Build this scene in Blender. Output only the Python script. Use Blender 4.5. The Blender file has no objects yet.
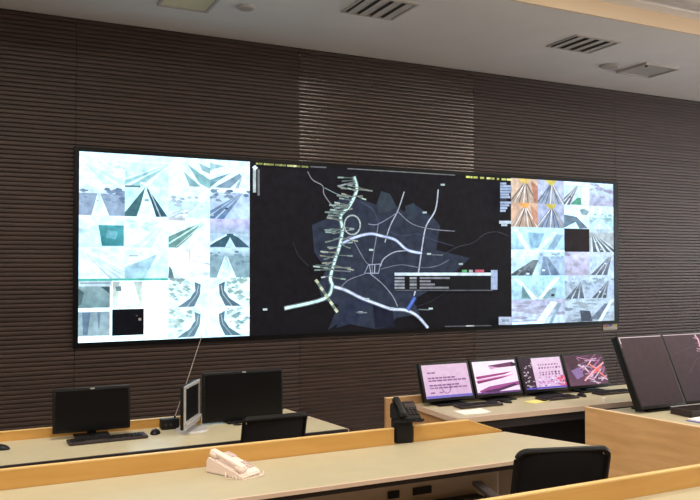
import bpy, bmesh, math, random
from mathutils import Matrix, Vector
R_ = math.radians
scn = bpy.context.scene
col = scn.collection

# ------------------------------------------------------------------ camera
FPX, YAW, PITCH, ROLL = 775.5703, 0.4575168, 0.0222169, -0.001219
EYE = Vector((0, 0, 1.75))
cF = Vector((math.sin(YAW)*math.cos(PITCH), math.cos(YAW)*math.cos(PITCH), math.sin(PITCH)))
cR0 = Vector((math.cos(YAW), -math.sin(YAW), 0)); cU0 = cR0.cross(cF)
cR = cR0*math.cos(ROLL) + cU0*math.sin(ROLL)
cU = cU0*math.cos(ROLL) - cR0*math.sin(ROLL)
cam = bpy.data.cameras.new('camera'); cam.sensor_width = 36.0; cam.lens = FPX*36/700
camo = bpy.data.objects.new('camera', cam); col.objects.link(camo)
camo.matrix_world = Matrix(((cR.x, cU.x, -cF.x, 0), (cR.y, cU.y, -cF.y, 0), (cR.z, cU.z, -cF.z, 1.75), (0, 0, 0, 1)))
scn.camera = camo

def at_y(u, v, y):
    d = cF + cR*((u-350)/FPX) + cU*((250-v)/FPX)
    return EYE + d*(y/d.y)
def at_z(u, v, z):
    d = cF + cR*((u-350)/FPX) + cU*((250-v)/FPX)
    return EYE + d*((z-1.75)/d.z)

# ------------------------------------------------------------------ world, light, exposure
wd = bpy.data.worlds.new('room_world'); scn.world = wd; wd.use_nodes = True
wd.node_tree.nodes['Background'].inputs[0].default_value = (0.9, 0.92, 1, 1)
wd.node_tree.nodes['Background'].inputs[1].default_value = 0.05
vs = scn.view_settings
vs.view_transform = 'Standard'; vs.look = 'None'; vs.gamma = 1; vs.use_curve_mapping = False
vs.exposure = 0.0
SCREEN = 1.12          # brightness of lit screens
LAMP_W = 71.0          # watts of each assumed ceiling luminaire
LAMP_COL = (1.0, 0.91, 0.79)
ASSUMED_LAMPS = [(x, y) for y in (-3.6, -0.9, 1.8, 4.3) for x in (-4.2, 0.7, 5.6, 10.5, 15.4)]  # assumed lamps, out of view; columns set for the wall streak
TRAY_Z = 4.95

# ------------------------------------------------------------------ helpers
def lin(c):
    return tuple(((x/255)/12.92 if x/255 <= 0.04045 else ((x/255+0.055)/1.055)**2.4) for x in c)

def newmat(name):
    m = bpy.data.materials.new(name); m.use_nodes = True
    nt = m.node_tree; b = nt.nodes['Principled BSDF']
    return m, nt, b

def plain(name, c, rough=0.5, spec=0.5, metal=0.0, noise=0.0, scale=30.0, bump=0.0):
    m, nt, b = newmat(name)
    l = lin(c)
    b.inputs['Base Color'].default_value = (*l, 1)
    b.inputs['Roughness'].default_value = rough
    b.inputs['Specular IOR Level'].default_value = spec
    b.inputs['Metallic'].default_value = metal
    if noise or bump:
        tc = nt.nodes.new('ShaderNodeTexCoord'); n = nt.nodes.new('ShaderNodeTexNoise')
        n.inputs['Scale'].default_value = scale; n.inputs['Detail'].default_value = 4
        nt.links.new(tc.outputs['Object'], n.inputs['Vector'])
        if noise:
            r = nt.nodes.new('ShaderNodeValToRGB')
            r.color_ramp.elements[0].position = 0.3; r.color_ramp.elements[1].position = 0.7
            r.color_ramp.elements[0].color = (*[x*(1-noise) for x in l], 1)
            r.color_ramp.elements[1].color = (*[min(1, x*(1+noise)) for x in l], 1)
            nt.links.new(n.outputs['Fac'], r.inputs['Fac']); nt.links.new(r.outputs['Color'], b.inputs['Base Color'])
        if bump:
            bp = nt.nodes.new('ShaderNodeBump'); bp.inputs['Strength'].default_value = bump; bp.inputs['Distance'].default_value = 0.002
            nt.links.new(n.outputs['Fac'], bp.inputs['Height']); nt.links.new(bp.outputs['Normal'], b.inputs['Normal'])
    return m

def wood(name, c1, c2, rough=0.4, scale=(1.5, 18, 18), rnd=0.0, coat=0.0, spec=0.5, ior=1.5):
    """stretched noise grain, long axis along object X"""
    m, nt, b = newmat(name)
    tc = nt.nodes.new('ShaderNodeTexCoord'); mp = nt.nodes.new('ShaderNodeMapping')
    mp.inputs['Scale'].default_value = scale
    n = nt.nodes.new('ShaderNodeTexNoise'); n.inputs['Scale'].default_value = 2.2; n.inputs['Detail'].default_value = 5
    n.inputs['Distortion'].default_value = 0.4
    r = nt.nodes.new('ShaderNodeValToRGB')
    r.color_ramp.elements[0].position = 0.3; r.color_ramp.elements[1].position = 0.72
    r.color_ramp.elements[0].color = (*lin(c1), 1); r.color_ramp.elements[1].color = (*lin(c2), 1)
    nt.links.new(tc.outputs['Object'], mp.inputs['Vector'])
    if rnd:
        oi = nt.nodes.new('ShaderNodeObjectInfo')
        ad = nt.nodes.new('ShaderNodeVectorMath'); ad.operation = 'ADD'
        ml = nt.nodes.new('ShaderNodeMath'); ml.operation = 'MULTIPLY'; ml.inputs[1].default_value = 40
        nt.links.new(oi.outputs['Random'], ml.inputs[0]); nt.links.new(mp.outputs['Vector'], ad.inputs[0])
        nt.links.new(ml.outputs[0], ad.inputs[1]); nt.links.new(ad.outputs[0], n.inputs['Vector'])
        hs = nt.nodes.new('ShaderNodeHueSaturation')
        mr = nt.nodes.new('ShaderNodeMapRange'); mr.inputs[3].default_value = 1-rnd; mr.inputs[4].default_value = 1+rnd
        nt.links.new(oi.outputs['Random'], mr.inputs[0]); nt.links.new(mr.outputs[0], hs.inputs['Value'])
        nt.links.new(r.outputs['Color'], hs.inputs['Color']); nt.links.new(hs.outputs['Color'], b.inputs['Base Color'])
    else:
        nt.links.new(mp.outputs['Vector'], n.inputs['Vector']); nt.links.new(r.outputs['Color'], b.inputs['Base Color'])
    nt.links.new(n.outputs['Fac'], r.inputs['Fac'])
    b.inputs['Roughness'].default_value = rough; b.inputs['Specular IOR Level'].default_value = spec; b.inputs['IOR'].default_value = ior
    b.inputs['Coat Weight'].default_value = coat; b.inputs['Coat Roughness'].default_value = rough
    return m

def screen_mat(name, strength, mott=11.0, lo=.60, hi=1.14):
    m, nt, b = newmat(name)
    a = nt.nodes.new('ShaderNodeAttribute'); a.attribute_name = 'Col'
    b.inputs['Base Color'].default_value = (0.004, 0.004, 0.005, 1); b.inputs['Roughness'].default_value = 0.5
    b.inputs['Specular IOR Level'].default_value = 0.08
    tc = nt.nodes.new('ShaderNodeTexCoord'); n = nt.nodes.new('ShaderNodeTexNoise'); n.inputs['Scale'].default_value = mott; n.inputs['Detail'].default_value = 5
    oi = nt.nodes.new('ShaderNodeObjectInfo'); ml_ = nt.nodes.new('ShaderNodeMath'); ml_.operation = 'MULTIPLY'; ml_.inputs[1].default_value = 50
    n.noise_dimensions = '4D'; nt.links.new(oi.outputs['Random'], ml_.inputs[0]); nt.links.new(ml_.outputs[0], n.inputs['W'])
    mr = nt.nodes.new('ShaderNodeMapRange'); mr.inputs[1].default_value = .3; mr.inputs[2].default_value = .7; mr.inputs[3].default_value = lo; mr.inputs[4].default_value = hi
    vm = nt.nodes.new('ShaderNodeVectorMath'); vm.operation = 'MULTIPLY'
    nt.links.new(tc.outputs['Object'], n.inputs['Vector']); nt.links.new(n.outputs['Fac'], mr.inputs[0]); nt.links.new(a.outputs['Color'], vm.inputs[0]); nt.links.new(mr.outputs[0], vm.inputs[1])
    nt.links.new(vm.outputs[0], b.inputs['Emission Color']); b.inputs['Emission Strength'].default_value = strength
    return m

M = {}
M['slat'] = wood('slat_wood', (54, 40, 34), (74, 56, 48), 0.50, (0.8, 14, 14), rnd=0.10, spec=0.5)
M['slat_gloss'] = wood('slat_wood_polished', (54, 40, 34), (74, 56, 48), 0.21, (0.8, 14, 14), rnd=0.10, spec=0.5, ior=1.55, coat=0.7)
M['batten'] = plain('slat_backing', (34, 25, 21), 0.8)
M['ceiling'] = plain('ceiling_paint', (238, 233, 229), 0.9, 0.2, noise=0.03, scale=1.2)
M['cove'] = plain('cove_paint', (236, 214, 184), 0.8, 0.2)
M['wallpaint'] = plain('wall_paint', (112, 96, 84), 0.9, 0.2, noise=0.03, scale=2)
M['carpet'] = plain('polished_floor', (52, 48, 46), 0.16, 0.6, noise=0.08, scale=3)
M['tile'] = plain('platform_floor', (176, 166, 156), 0.35, 0.4, noise=0.06, scale=4)
M['desktop'] = plain('desk_laminate', (180, 172, 144), 0.40, 0.4, noise=0.03, scale=9)
M['edge'] = plain('desk_edge_band', (206, 184, 164), 0.4, 0.4)
M['underframe'] = plain('dark_steel', (44, 40, 42), 0.5, 0.4)
M['orange'] = wood('orange_maple', (190, 142, 72), (204, 158, 88), 0.42, (1.2, 8, 8))
M['orange_edge'] = wood('orange_maple_edge', (216, 180, 116), (226, 192, 130), 0.42, (1.2, 8, 8))
M['beech'] = wood('beech_panel', (164, 126, 86), (186, 148, 104), 0.45, (1.2, 7, 7))
M['beech_y'] = wood('beech_panel_side', (198, 156, 104), (220, 180, 128), 0.45, (7, 0.9, 9))
M['beech_edge'] = wood('beech_edge', (216, 186, 146), (228, 198, 158), 0.45, (1.2, 7, 7))
M['greypanel'] = plain('grey_modesty', (190, 180, 168), 0.6, 0.3, noise=0.05, scale=6)
M['black'] = plain('black_plastic', (12, 12, 14), 0.5, 0.3)
M['blackgloss'] = plain('dark_glass', (13, 14, 16), 0.35, 0.2)
M['blackmatte'] = plain('black_fabric', (15, 15, 18), 0.85, 0.25, noise=0.2, scale=200, bump=0.3)
M['mesh'] = plain('mesh_fabric', (22, 22, 26), 0.6, 0.4, noise=0.35, scale=120, bump=0.4)
M['silver'] = plain('silver_plastic', (182, 180, 180), 0.35, 0.5, metal=0.2)
M['chrome'] = plain('chrome', (190, 190, 192), 0.2, 0.5, metal=1.0)
M['phone'] = plain('ivory_plastic', (236, 218, 208), 0.4, 0.45)
M['phonegrey'] = plain('phone_keys', (190, 172, 166), 0.5, 0.4)
M['greykey'] = plain('keyboard_grey', (52, 44, 44), 0.55, 0.35)
M['vent'] = plain('vent_metal', (196, 190, 184), 0.5, 0.4)
M['slot'] = plain('vent_slot_dark', (96, 90, 86), 0.9, 0.1)
M['lens'] = plain('frosted_lens', (230, 222, 188), 0.6, 0.3)
M['paper'] = plain('paper', (236, 232, 226), 0.8, 0.2)
M['yellowpaper'] = plain('yellow_paper', (226, 214, 130), 0.8, 0.2)
M['bluepaper'] = plain('blue_folder', (96, 104, 170), 0.6, 0.3)
M['label'] = plain('label_plate', (168, 160, 152), 0.5, 0.4)
M['red'] = plain('label_red', (150, 60, 58), 0.6); M['blue'] = plain('label_blue', (92, 92, 160), 0.6); M['yel'] = plain('label_yellow', (190, 176, 90), 0.6)
M['screen'] = screen_mat('lit_screen', SCREEN)
M['monscreen'] = screen_mat('lit_monitor', 1.05, 25.0, .9, 1.08)
ml, nt, b = newmat('lamp_diffuser')
b.inputs['Base Color'].default_value = (.9, .9, .88, 1); b.inputs['Emission Color'].default_value = (*LAMP_COL, 1); b.inputs['Emission Strength'].default_value = 6.0
M['lamp'] = ml
ml2, nt, b = newmat('daylit_blind')  # glow of the assumed window
b.inputs['Base Color'].default_value = (.8, .8, .8, 1); b.inputs['Emission Color'].default_value = (.86, .93, 1, 1); b.inputs['Emission Strength'].default_value = 10.0
M['daylight'] = ml2

def tag(o, label=None, cat=None, group=None, kind=None):
    if label: o['label'] = label
    if cat: o['category'] = cat
    if group: o['group'] = group
    if kind: o['kind'] = kind
    return o
def empty(name, loc=(0, 0, 0), rz=0.0):
    o = bpy.data.objects.new(name, None); o.empty_display_size = 0.1
    col.objects.link(o); o.location = loc; o.rotation_euler = (0, 0, rz)
    return o
def link_mesh(name, me, mat, parent=None, loc=(0, 0, 0), rot=(0, 0, 0)):
    o = bpy.data.objects.new(name, me); col.objects.link(o)
    if mat is not None and not me.materials: me.materials.append(M[mat] if isinstance(mat, str) else mat)
    o.location = loc; o.rotation_euler = rot
    if parent: o.parent = parent
    return o
def copy_tree(o, parent=None):
    c = o.copy(); col.objects.link(c); c.parent = parent
    for ch in list(o.children): copy_tree(ch, c)
    return c

class B:
    """bmesh collector"""
    def __init__(s): s.bm = bmesh.new()
    def box(s, x0, x1, y0, y1, z0, z1, bev=0.0, mat=None, seg=2):
        r = bmesh.ops.create_cube(s.bm, size=1)
        vs_ = r['verts']
        bmesh.ops.scale(s.bm, verts=vs_, vec=(x1-x0, y1-y0, z1-z0))
        bmesh.ops.translate(s.bm, verts=vs_, vec=((x0+x1)/2, (y0+y1)/2, (z0+z1)/2))
        if bev:
            es = list({e for v in vs_ for e in v.link_edges})
            rr = bmesh.ops.bevel(s.bm, geom=es, offset=bev, segments=seg, affect='EDGES', profile=0.5)
            vs_ = list({v for f in rr['faces'] for v in f.verts} | {v for v in vs_ if v.is_valid})
        if mat is not None: bmesh.ops.transform(s.bm, matrix=mat, verts=vs_)
        return s
    def prism(s, pts, z0, z1, mat=None):
        """polygon in xy extruded in z (pts counter-clockwise)"""
        n = len(pts)
        lo = [s.bm.verts.new((p[0], p[1], z0)) for p in pts]; hi = [s.bm.verts.new((p[0], p[1], z1)) for p in pts]
        s.bm.faces.new(lo[::-1]); s.bm.faces.new(hi)
        for i in range(n): s.bm.faces.new((lo[i], lo[(i+1) % n], hi[(i+1) % n], hi[i]))
        if mat is not None: bmesh.ops.transform(s.bm, matrix=mat, verts=lo+hi)
        return s
    def cyl(s, p, r, h, r2=None, seg=20, mat=None):
        q = bmesh.ops.create_cone(s.bm, cap_ends=True, segments=seg, radius1=r, radius2=r if r2 is None else r2, depth=h)
        bmesh.ops.translate(s.bm, verts=q['verts'], vec=(p[0], p[1], p[2]+h/2))
        if mat is not None: bmesh.ops.transform(s.bm, matrix=mat, verts=q['verts'])
        return s
    def ball(s, p, rx, ry, rz, seg=14):
        q = bmesh.ops.create_uvsphere(s.bm, u_segments=seg, v_segments=max(6, seg//2), radius=1)
        bmesh.ops.scale(s.bm, verts=q['verts'], vec=(rx, ry, rz)); bmesh.ops.translate(s.bm, verts=q['verts'], vec=p)
        return s
    def tube(s, pts, r, seg=8, closed=False, r_end=None):
        pts = [Vector(p) for p in pts]; n = len(pts); rings = []
        for i, p in enumerate(pts):
            a = pts[(i-1) % n] if (closed or i > 0) else p; c = pts[(i+1) % n] if (closed or i < n-1) else p
            t = (c-a).normalized(); up = Vector((0, 0, 1)) if abs(t.z) < 0.95 else Vector((1, 0, 0))
            u = t.cross(up).normalized(); v = t.cross(u)
            rr = r if r_end is None else r + (r_end-r)*i/(n-1)
            rings.append([s.bm.verts.new(p + u*(rr*math.cos(k*2*math.pi/seg)) + v*(rr*math.sin(k*2*math.pi/seg))) for k in range(seg)])
        for i in range(n if closed else n-1):
            a, c = rings[i], rings[(i+1) % n]
            for k in range(seg): s.bm.faces.new((a[k], a[(k+1) % seg], c[(k+1) % seg], c[k]))
        if not closed: s.bm.faces.new(rings[0]); s.bm.faces.new(rings[-1][::-1])
        return s
    def build(s, name, mat, parent=None, loc=(0, 0, 0), rot=(0, 0, 0), smooth=False):
        bmesh.ops.recalc_face_normals(s.bm, faces=s.bm.faces[:])
        me = bpy.data.meshes.new(name); s.bm.to_mesh(me); s.bm.free()
        if smooth:
            for p in me.polygons: p.use_smooth = True
            try: me.set_sharp_from_angle(angle=R_(40))
            except Exception: pass
        return link_mesh(name, me, mat, parent, loc, rot)
def bx(name, mat, parent, *a, bev=0.0, loc=(0, 0, 0), rot=(0, 0, 0), mat4=None):
    return B().box(*a, bev=bev, mat=mat4).build(name, mat, parent, loc, rot, smooth=bev > 0)

# ------------------------------------------------------------------ flat picture content (what screens show)
def clip(poly):
    """poly: list of (u,v,r,g,b); clipped to the unit square"""
    def cut(ps, f):
        out = []
        for i in range(len(ps)):
            a, b_ = ps[i], ps[(i+1) % len(ps)]; fa, fb = f(a), f(b_)
            if fa >= 0: out.append(a)
            if (fa >= 0) != (fb >= 0):
                t = fa/(fa-fb); out.append(tuple(a[k]+(b_[k]-a[k])*t for k in range(5)))
        return out
    for f in (lambda p: p[0], lambda p: 1-p[0], lambda p: p[1], lambda p: 1-p[1]):
        if len(poly) < 3: return []
        poly = cut(poly, f)
    return poly if len(poly) >= 3 else []
class Pic:
    """flat print on a screen; coordinates u right, v down, both 0..1"""
    def __init__(s): s.p = []
    def poly(s, pts, c):
        cs = c if isinstance(c[0], (tuple, list)) else [c]*len(pts)
        q = clip([(p[0], p[1], *lin(k)) for p, k in zip(pts, cs)])
        if q: s.p.append(q)
        return s
    def rect(s, u0, v0, u1, v1, c, c2=None):
        c2 = c2 or c
        return s.poly([(u0, v0), (u1, v0), (u1, v1), (u0, v1)], [c, c, c2, c2])
    def line(s, pts, w, c, asp=1.0):
        for a, b_ in zip(pts, pts[1:]):
            dx, dy = (b_[0]-a[0])*asp, b_[1]-a[1]; L = math.hypot(dx, dy) or 1
            nx, ny = -dy/L*w/2/asp, dx/L*w/2
            ex, ey = dx/L*w*0.3/asp, dy/L*w*0.3
            s.poly([(a[0]+nx-ex, a[1]+ny-ey), (b_[0]+nx+ex, b_[1]+ny+ey), (b_[0]-nx+ex, b_[1]-ny+ey), (a[0]-nx-ex, a[1]-ny-ey)], c)
        return s
    def build(s, name, parent, w, h, mat='screen', loc=(0, 0, 0), rot=(0, 0, 0), tone=None):
        """a plate facing -Y, local x 0..w, z 0..-h from its top-left corner, layered by a tenth of a millimetre"""
        V, Fc, C = [], [], []; boost, gam = (1.3, 1.0) if mat == 'screen' else (0.1, 1.0)
        if tone: boost, gam = tone
        for i, q in enumerate(s.p):
            k = len(V); y = -0.0001*i
            V += [(p[0]*w, y, -p[1]*h) for p in q]; Fc.append(list(range(k, k+len(q)))); C += [tuple(x**gam+boost*x**10 for x in p[2:]) for p in q]
        me = bpy.data.meshes.new(name); me.from_pydata(V, [], Fc)
        at = me.color_attributes.new('Col', 'FLOAT_COLOR', 'CORNER')
        li = 0
        for p in me.polygons:
            for vi in p.vertices:
                at.data[li].color = (*C[vi], 1); li += 1
        me.flip_normals() if me.polygons and me.polygons[0].normal.y > 0 else None
        return link_mesh(name, me, mat, parent, loc, rot)

# ------------------------------------------------------------------ room shell
YW = 9.305                      # backing of the slatted wall; slat faces stand at 9.29
CZ = 4.60
XL, XR, YF = -6.0, 18.0, -7.0
FZ = -0.45                      # the strip of floor before the slatted wall lies lower than the desk platform
tag(bx('floor', 'carpet', None, XL, XR, YF, YW+.1, FZ-0.1, FZ), kind='structure')
pf = tag(bx('floor', 'tile', None, XL, XR, YF, 5.30, FZ, 0), kind='structure')
bx('step_edge', 'underframe', pf, XL, XR, 5.30, 5.315, FZ, 0.0)
# ceiling: soffit along the slatted wall with a margin stepped up to deepen the shade there, then the raised tray
ce = tag(bx('ceiling', 'ceiling', None, XL, XR, 6.63, 8.30, CZ, CZ+.30), kind='structure')
bx('margin_strip', 'ceiling', ce, XL, XR, 8.30, YW+.1, CZ+.012, CZ+.30)
bx('tray_riser', 'cove', ce, XL, XR, 6.60, 6.63, CZ, CZ+.18)
bx('tray_lip', 'ceiling', ce, XL, XR, 6.44, 6.60, CZ+.18, CZ+.21)
bx('tray_upstand', 'ceiling', ce, XL, XR, 6.60, 6.63, CZ+.21, TRAY_Z)
bx('tray_panel', 'ceiling', ce, XL, XR, YF, 6.60, TRAY_Z, TRAY_Z+.1)
tag(bx('wall_left', 'wallpaint', None, XL-.1, XL, YF, YW+.1, FZ, 5.05), kind='structure')
tag(bx('wall_right', 'wallpaint', None, XR, XR+.1, YF, YW+.1, FZ, 5.05), kind='structure')
tag(bx('wall_front', 'wallpaint', None, XL, XR, YF-.1, YF, FZ, 5.05), kind='structure')
wb = tag(bx('wall_back', 'batten', None, XL, XR, YW+.02, YW+.12, FZ, CZ+.02), kind='structure')
# assumed, unseen window band in the right wall, added for sheen on slats
win = tag(bx('window_1', 'vent', None, XR-.03, XR, -0.6, 6.2, 0.85, 0.91), kind='structure')
bx('window_frame', 'vent', win, XR-.03, XR, -0.6, 6.2, 3.29, 3.35)
for k in range(5): bx('mullion', 'vent', win, XR-.03, XR, -0.6+1.685*k, -0.54+1.685*k, 0.91, 3.29)
for k in range(4): bx('pane', 'daylight', win, XR-.012, XR-.004, -0.54+1.685*k, -0.6+1.685*(k+1), 0.91, 3.29)  # glowing panes stand in for light from an unseen window
# slats: panels 2.75 m wide, slats every 5 cm
PW, PITCHZ = 2.75, 0.05
def slat_mesh(L):
    h, d = 0.0212, 0.012
    prof = [(0.0, -h), (-d+.004, -h), (-d+.001, -h+.0015), (-d, -h+.005), (-d-.0004, 0), (-d, h-.005), (-d+.001, h-.0015), (-d+.004, h), (0.0, h)]
    V = []; n = len(prof)
    for x in (0.003, L-0.003): V += [(x, p[0], p[1]) for p in prof]
    Fc = [(i, i+1, n+i+1, n+i) for i in range(n-1)] + [tuple(range(n))[::-1], tuple(range(n, 2*n))]
    me = bpy.data.meshes.new('slat'); me.from_pydata(V, [], Fc)
    for i, p in enumerate(me.polygons): p.use_smooth = i < n-1
    me.materials.append(M['slat']); me.validate()
    bm = bmesh.new(); bm.from_mesh(me); bmesh.ops.recalc_face_normals(bm, faces=bm.faces[:]); bm.to_mesh(me); bm.free()
    me.set_sharp_from_angle(angle=R_(60))
    return me
sm = slat_mesh(PW); sg = sm.copy(); sg.materials[0] = M['slat_gloss']
tilt_rng = random.Random(77)
for k in range(-1, 4):
    x0 = 1.09 + PW*k
    pb = B().box(0.001, PW-0.001, 0, 0.02, FZ, CZ)
    p = pb.build('wall_panel', 'batten', wb, (x0, YW, 0))
    for j in range(-9, 92):
        z = 0.025 + PITCHZ*j
        if 0 <= k <= 2 and 0.90 < z < 3.06: continue        # the screens stand in this opening
        s = link_mesh('slat', sg if k == 1 else sm, None, p, (0, 0, z))
        s.rotation_euler = (R_(tilt_rng.uniform(-1.6, 1.6)), 0, 0)

# assumed ceiling luminaires in the tray, all out of view
for i, (x, y) in enumerate(ASSUMED_LAMPS):
    e = empty('ceiling_light', (x, y, TRAY_Z))
    tag(e, 'rectangular frosted ceiling light panel in the raised ceiling tray', 'light', 'light panels of the ceiling tray')
    f = B()
    for (a, b2, c, d) in ((-.62, .62, -.32, -.30), (-.62, .62, .30, .32), (-.62, -.60, -.30, .30), (.60, .62, -.30, .30)): f.box(a, b2, c, d, -0.03, 0)
    f.build('frame', 'vent', e)
    bx('diffuser', 'lamp', e, -.60, .60, -.30, .30, -0.012, 0)
    L = bpy.data.lights.new('luminaire', 'AREA'); L.shape = 'RECTANGLE'; L.size = 1.16; L.size_y = 0.56; L.energy = LAMP_W; L.color = LAMP_COL
    lo = bpy.data.objects.new('luminaire', L); col.objects.link(lo); lo.parent = e; lo.location = (0, 0, -0.02)

# ------------------------------------------------------------------ video wall
DX0, DX1, DZ0, DZ1, DY = 1.1251, 9.2531, 0.89682, 3.07382, 9.255
DW, DH = DX1-DX0, DZ1-DZ0
vw = empty('video_wall', (DX0, DY, DZ0))
tag(vw, 'wide seamless video wall with camera feeds and a dark road map, set into slatted wall', 'video wall')
bx('cabinet', 'black', vw, -0.03, DW+.03, 0.003, 0.045, -0.03, DH+.03)
for nm, a in (('frame_rail', (-0.055, DW+.095, -0.012, 0.045, DH+.002, DH+.05)), ('frame_rail', (-0.055, DW+.095, -0.012, 0.045, -0.05, -0.002)),
              ('frame_stile', (-0.055, -0.002, -0.012, 0.045, -0.002, DH+.002)), ('frame_stile', (DW+.002, DW+.095, -0.012, 0.045, -0.002, DH+.002))):
    bx(nm, 'blackgloss', vw, *a)
rng = random.Random(5)
W_ = (250, 255, 255)
def road_pic(sky, ground, road, vp=(.5, .3), l=.1, r=.9, seed=0, lanes=2, linec=W_, foliage=None, top=.02, cars=3, sky2=None, rail=None, lw=.035):
    g = random.Random(seed); P = Pic()
    P.rect(0, 0, 1, vp[1], sky, sky2 or sky).rect(0, vp[1], 1, 1, ground)
    if foliage:
        for _ in range(26):
            u, v = g.uniform(0, 1), vp[1]+g.uniform(-.14, .3); a = g.uniform(.03, .1)
            if abs(u-(vp[0]+((l+r)/2-vp[0])*max(0, v-vp[1])/(1-vp[1]))) < .12+.35*max(0, v-vp[1]): continue
            t = g.uniform(0, .55); c = tuple(f+(s2-f)*t for f, s2 in zip(foliage, ground))
            P.poly([(u-a, v), (u-a*.3, v-a*.8), (u+a*.6, v-a*.6), (u+a, v+a*.2), (u, v+a*.7)], c)
    P.poly([(vp[0]-top, vp[1]), (vp[0]+top, vp[1]), (r, 1), (l, 1)], [tuple((a+b_)/2 for a, b_ in zip(road, ground)), tuple((a+b_)/2 for a, b_ in zip(road, ground)), road, road])
    for k in range(lanes+1):
        t = k/max(1, lanes); e = l+(r-l)*t; tp = vp[0]-top+2*top*t
        P.poly([(tp, vp[1]), (tp+.006, vp[1]), (e+lw, 1), (e-lw, 1)], linec)
    if rail: P.poly([(vp[0]-top*2, vp[1]-.03), (vp[0]-top, vp[1]), (l-.1, 1), (l-.32, .9)], rail)
    for _ in range(cars):
        v = g.uniform(vp[1]+.15, .95); t = (v-vp[1])/(1-vp[1]); u = vp[0]+(l+(r-l)*g.uniform(.1, .9)-vp[0])*t; a = .05*t+.012
        P.rect(u-a, v-a*.8, u+a, v+a*.5, g.choice([(235, 245, 250), (70, 95, 115), (180, 200, 210)]))
    return P
def flat_pic(c, c2, seed, blobs=None, n=10):
    g = random.Random(seed); P = Pic(); P.rect(0, 0, 1, 1, c, c2)
    for _ in range(n if blobs else 0):
        u, v, a = g.random(), g.random(), g.uniform(.06, .22); t = g.uniform(.2, .9); k = tuple(x+(y-x)*t for x, y in zip(blobs, c))
        P.poly([(u-a, v), (u, v-a*.5), (u+a, v-a*.1), (u+a*.4, v+a*.5)], k)
    return P
def put(P, u0, v0, u1, v1, lbl=None):
    o = P.build('camera_feed', vw, (u1-u0)*DW, (v1-v0)*DH, 'screen', (u0*DW, 0.0, DH-v0*DH))
    if lbl: o['label'] = lbl
CY, LC, SL, BG, TE, MV = (168, 222, 226), (214, 240, 244), (88, 118, 132), (132, 168, 190), (84, 170, 184), (196, 196, 214)
wh = (234, 247, 252); pale = (218, 240, 247)
A = 1/16
def T(P, c, r, cw=1, rh=1, base=0.0): put(P, base+c*A, r/6, base+(c+cw)*A, (r+rh)/6)
# left block (4 columns x 6 rows)
T(road_pic(wh, wh, LC, (.12, .35), .45, 1.25, 1, 2, wh, (214, 236, 240), cars=0, lw=.07), 0, 0)
T(road_pic(wh, pale, CY, (1.0, .25), -.35, .45, 2, 2, wh, cars=1, lw=.07), 1, 0)
P = Pic().rect(0, 0, 1, 1, wh); P.poly([(.45, .22), (1.0, .7), (1, 1.0), (.75, .85)], (150, 206, 214)).poly([(.35, .45), (.78, .95), (.5, .95)], (150, 200, 208)).poly([(.72, .15), (1, .3), (1, .5), (.8, .4)], (158, 204, 214)); T(P, 2, 0)
P = Pic().rect(0, 0, 1, 1, wh); P.poly([(.55, .4), (0, .68), (0, .95), (.2, .72)], (140, 190, 206)).poly([(.75, .42), (.1, .95), (.5, .95), (.8, .55)], (142, 176, 200)).poly([(0, .12), (.4, .2), (.1, .32), (0, .4)], (170, 214, 220)).poly([(.86, .3), (.72, .95), (.62, .95)], (190, 214, 226)); T(P, 3, 0)
T(road_pic(wh, (160, 186, 214), wh, (.42, .3), .3, .62, 5, 1, wh, (118, 146, 180), cars=1, sky2=(226, 238, 246)), 0, 1)
P = Pic().rect(0, 0, 1, 1, (222, 244, 248)); P.poly([(.5, .04), (.98, .98), (.66, 1.0), (.5, .3)], (66, 104, 124)).poly([(.46, .04), (.36, .6), (.26, 1.02), (-.08, 1.02)], (78, 126, 138)).poly([(.47, .06), (.6, .5), (.72, 1.02), (.3, 1.02)], wh)
P.line([(.56, .15), (.82, 1)], .03, (200, 225, 232)).rect(.44, .42, .54, .5, (150, 190, 214)).rect(0, 0, .35, .06, (112, 140, 150)); T(P, 1, 1)
T(road_pic(wh, pale, (206, 222, 230), (.8, .45), -.2, .35, 7, 3, (236, 248, 250), (186, 208, 222), cars=4, lw=.02), 2, 1)
T(road_pic((238, 246, 250), (204, 226, 240), (96, 134, 176), (.8, .1), -.35, .38, 8, 3, (196, 220, 238), (110, 136, 168), cars=3, lw=.03), 3, 1)
P = flat_pic(wh, pale, 9, (200, 230, 236), 7); P.poly([(.42, .3), (.98, .3), (.98, .96), (.5, .96)], [(92, 186, 196), (88, 178, 194), (70, 150, 166), (64, 150, 164)]).poly([(.6, .45), (.85, .5), (.8, .75), (.58, .7)], (122, 196, 214)); T(P, 0, 2)
T(road_pic(wh, wh, LC, (.9, .2), .1, .65, 10, 2, wh, (206, 234, 238), cars=1, lw=.05), 1, 2)
P = Pic().rect(0, 0, 1, 1, (236, 248, 246), wh); P.poly([(.8, .12), (.55, .6), (.2, 1.02), (-.1, 1.02), (-.1, .7)], (124, 170, 172)).line([(.85, .1), (.0, .55)], .05, wh).line([(.8, .15), (.02, .85)], .045, (216, 240, 238)).line([(.82, .2), (.2, .95)], .03, (200, 230, 228)).rect(0, 0, .4, .1, (206, 214, 224)); T(P, 2, 2)
P = Pic().rect(0, 0, 1, .5, (214, 216, 240), (178, 208, 226)).rect(0, .5, 1, 1, (196, 224, 236)); P.poly([(.45, .5), (.6, .5), (1.0, .96), (-.05, .96)], (66, 104, 124)).poly([(.5, .62), (.66, 1), (.36, 1)], (214, 236, 242)).line([(.4, .55), (0, .85)], .05, (230, 246, 250)).line([(.6, .52), (1, .8)], .05, (200, 228, 236)); T(P, 3, 2)
T(road_pic(wh, wh, (222, 238, 244), (.15, .2), .7, 1.3, 13, 3, (200, 222, 232), (224, 240, 244), cars=0, lw=.03), 0, 3)
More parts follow.
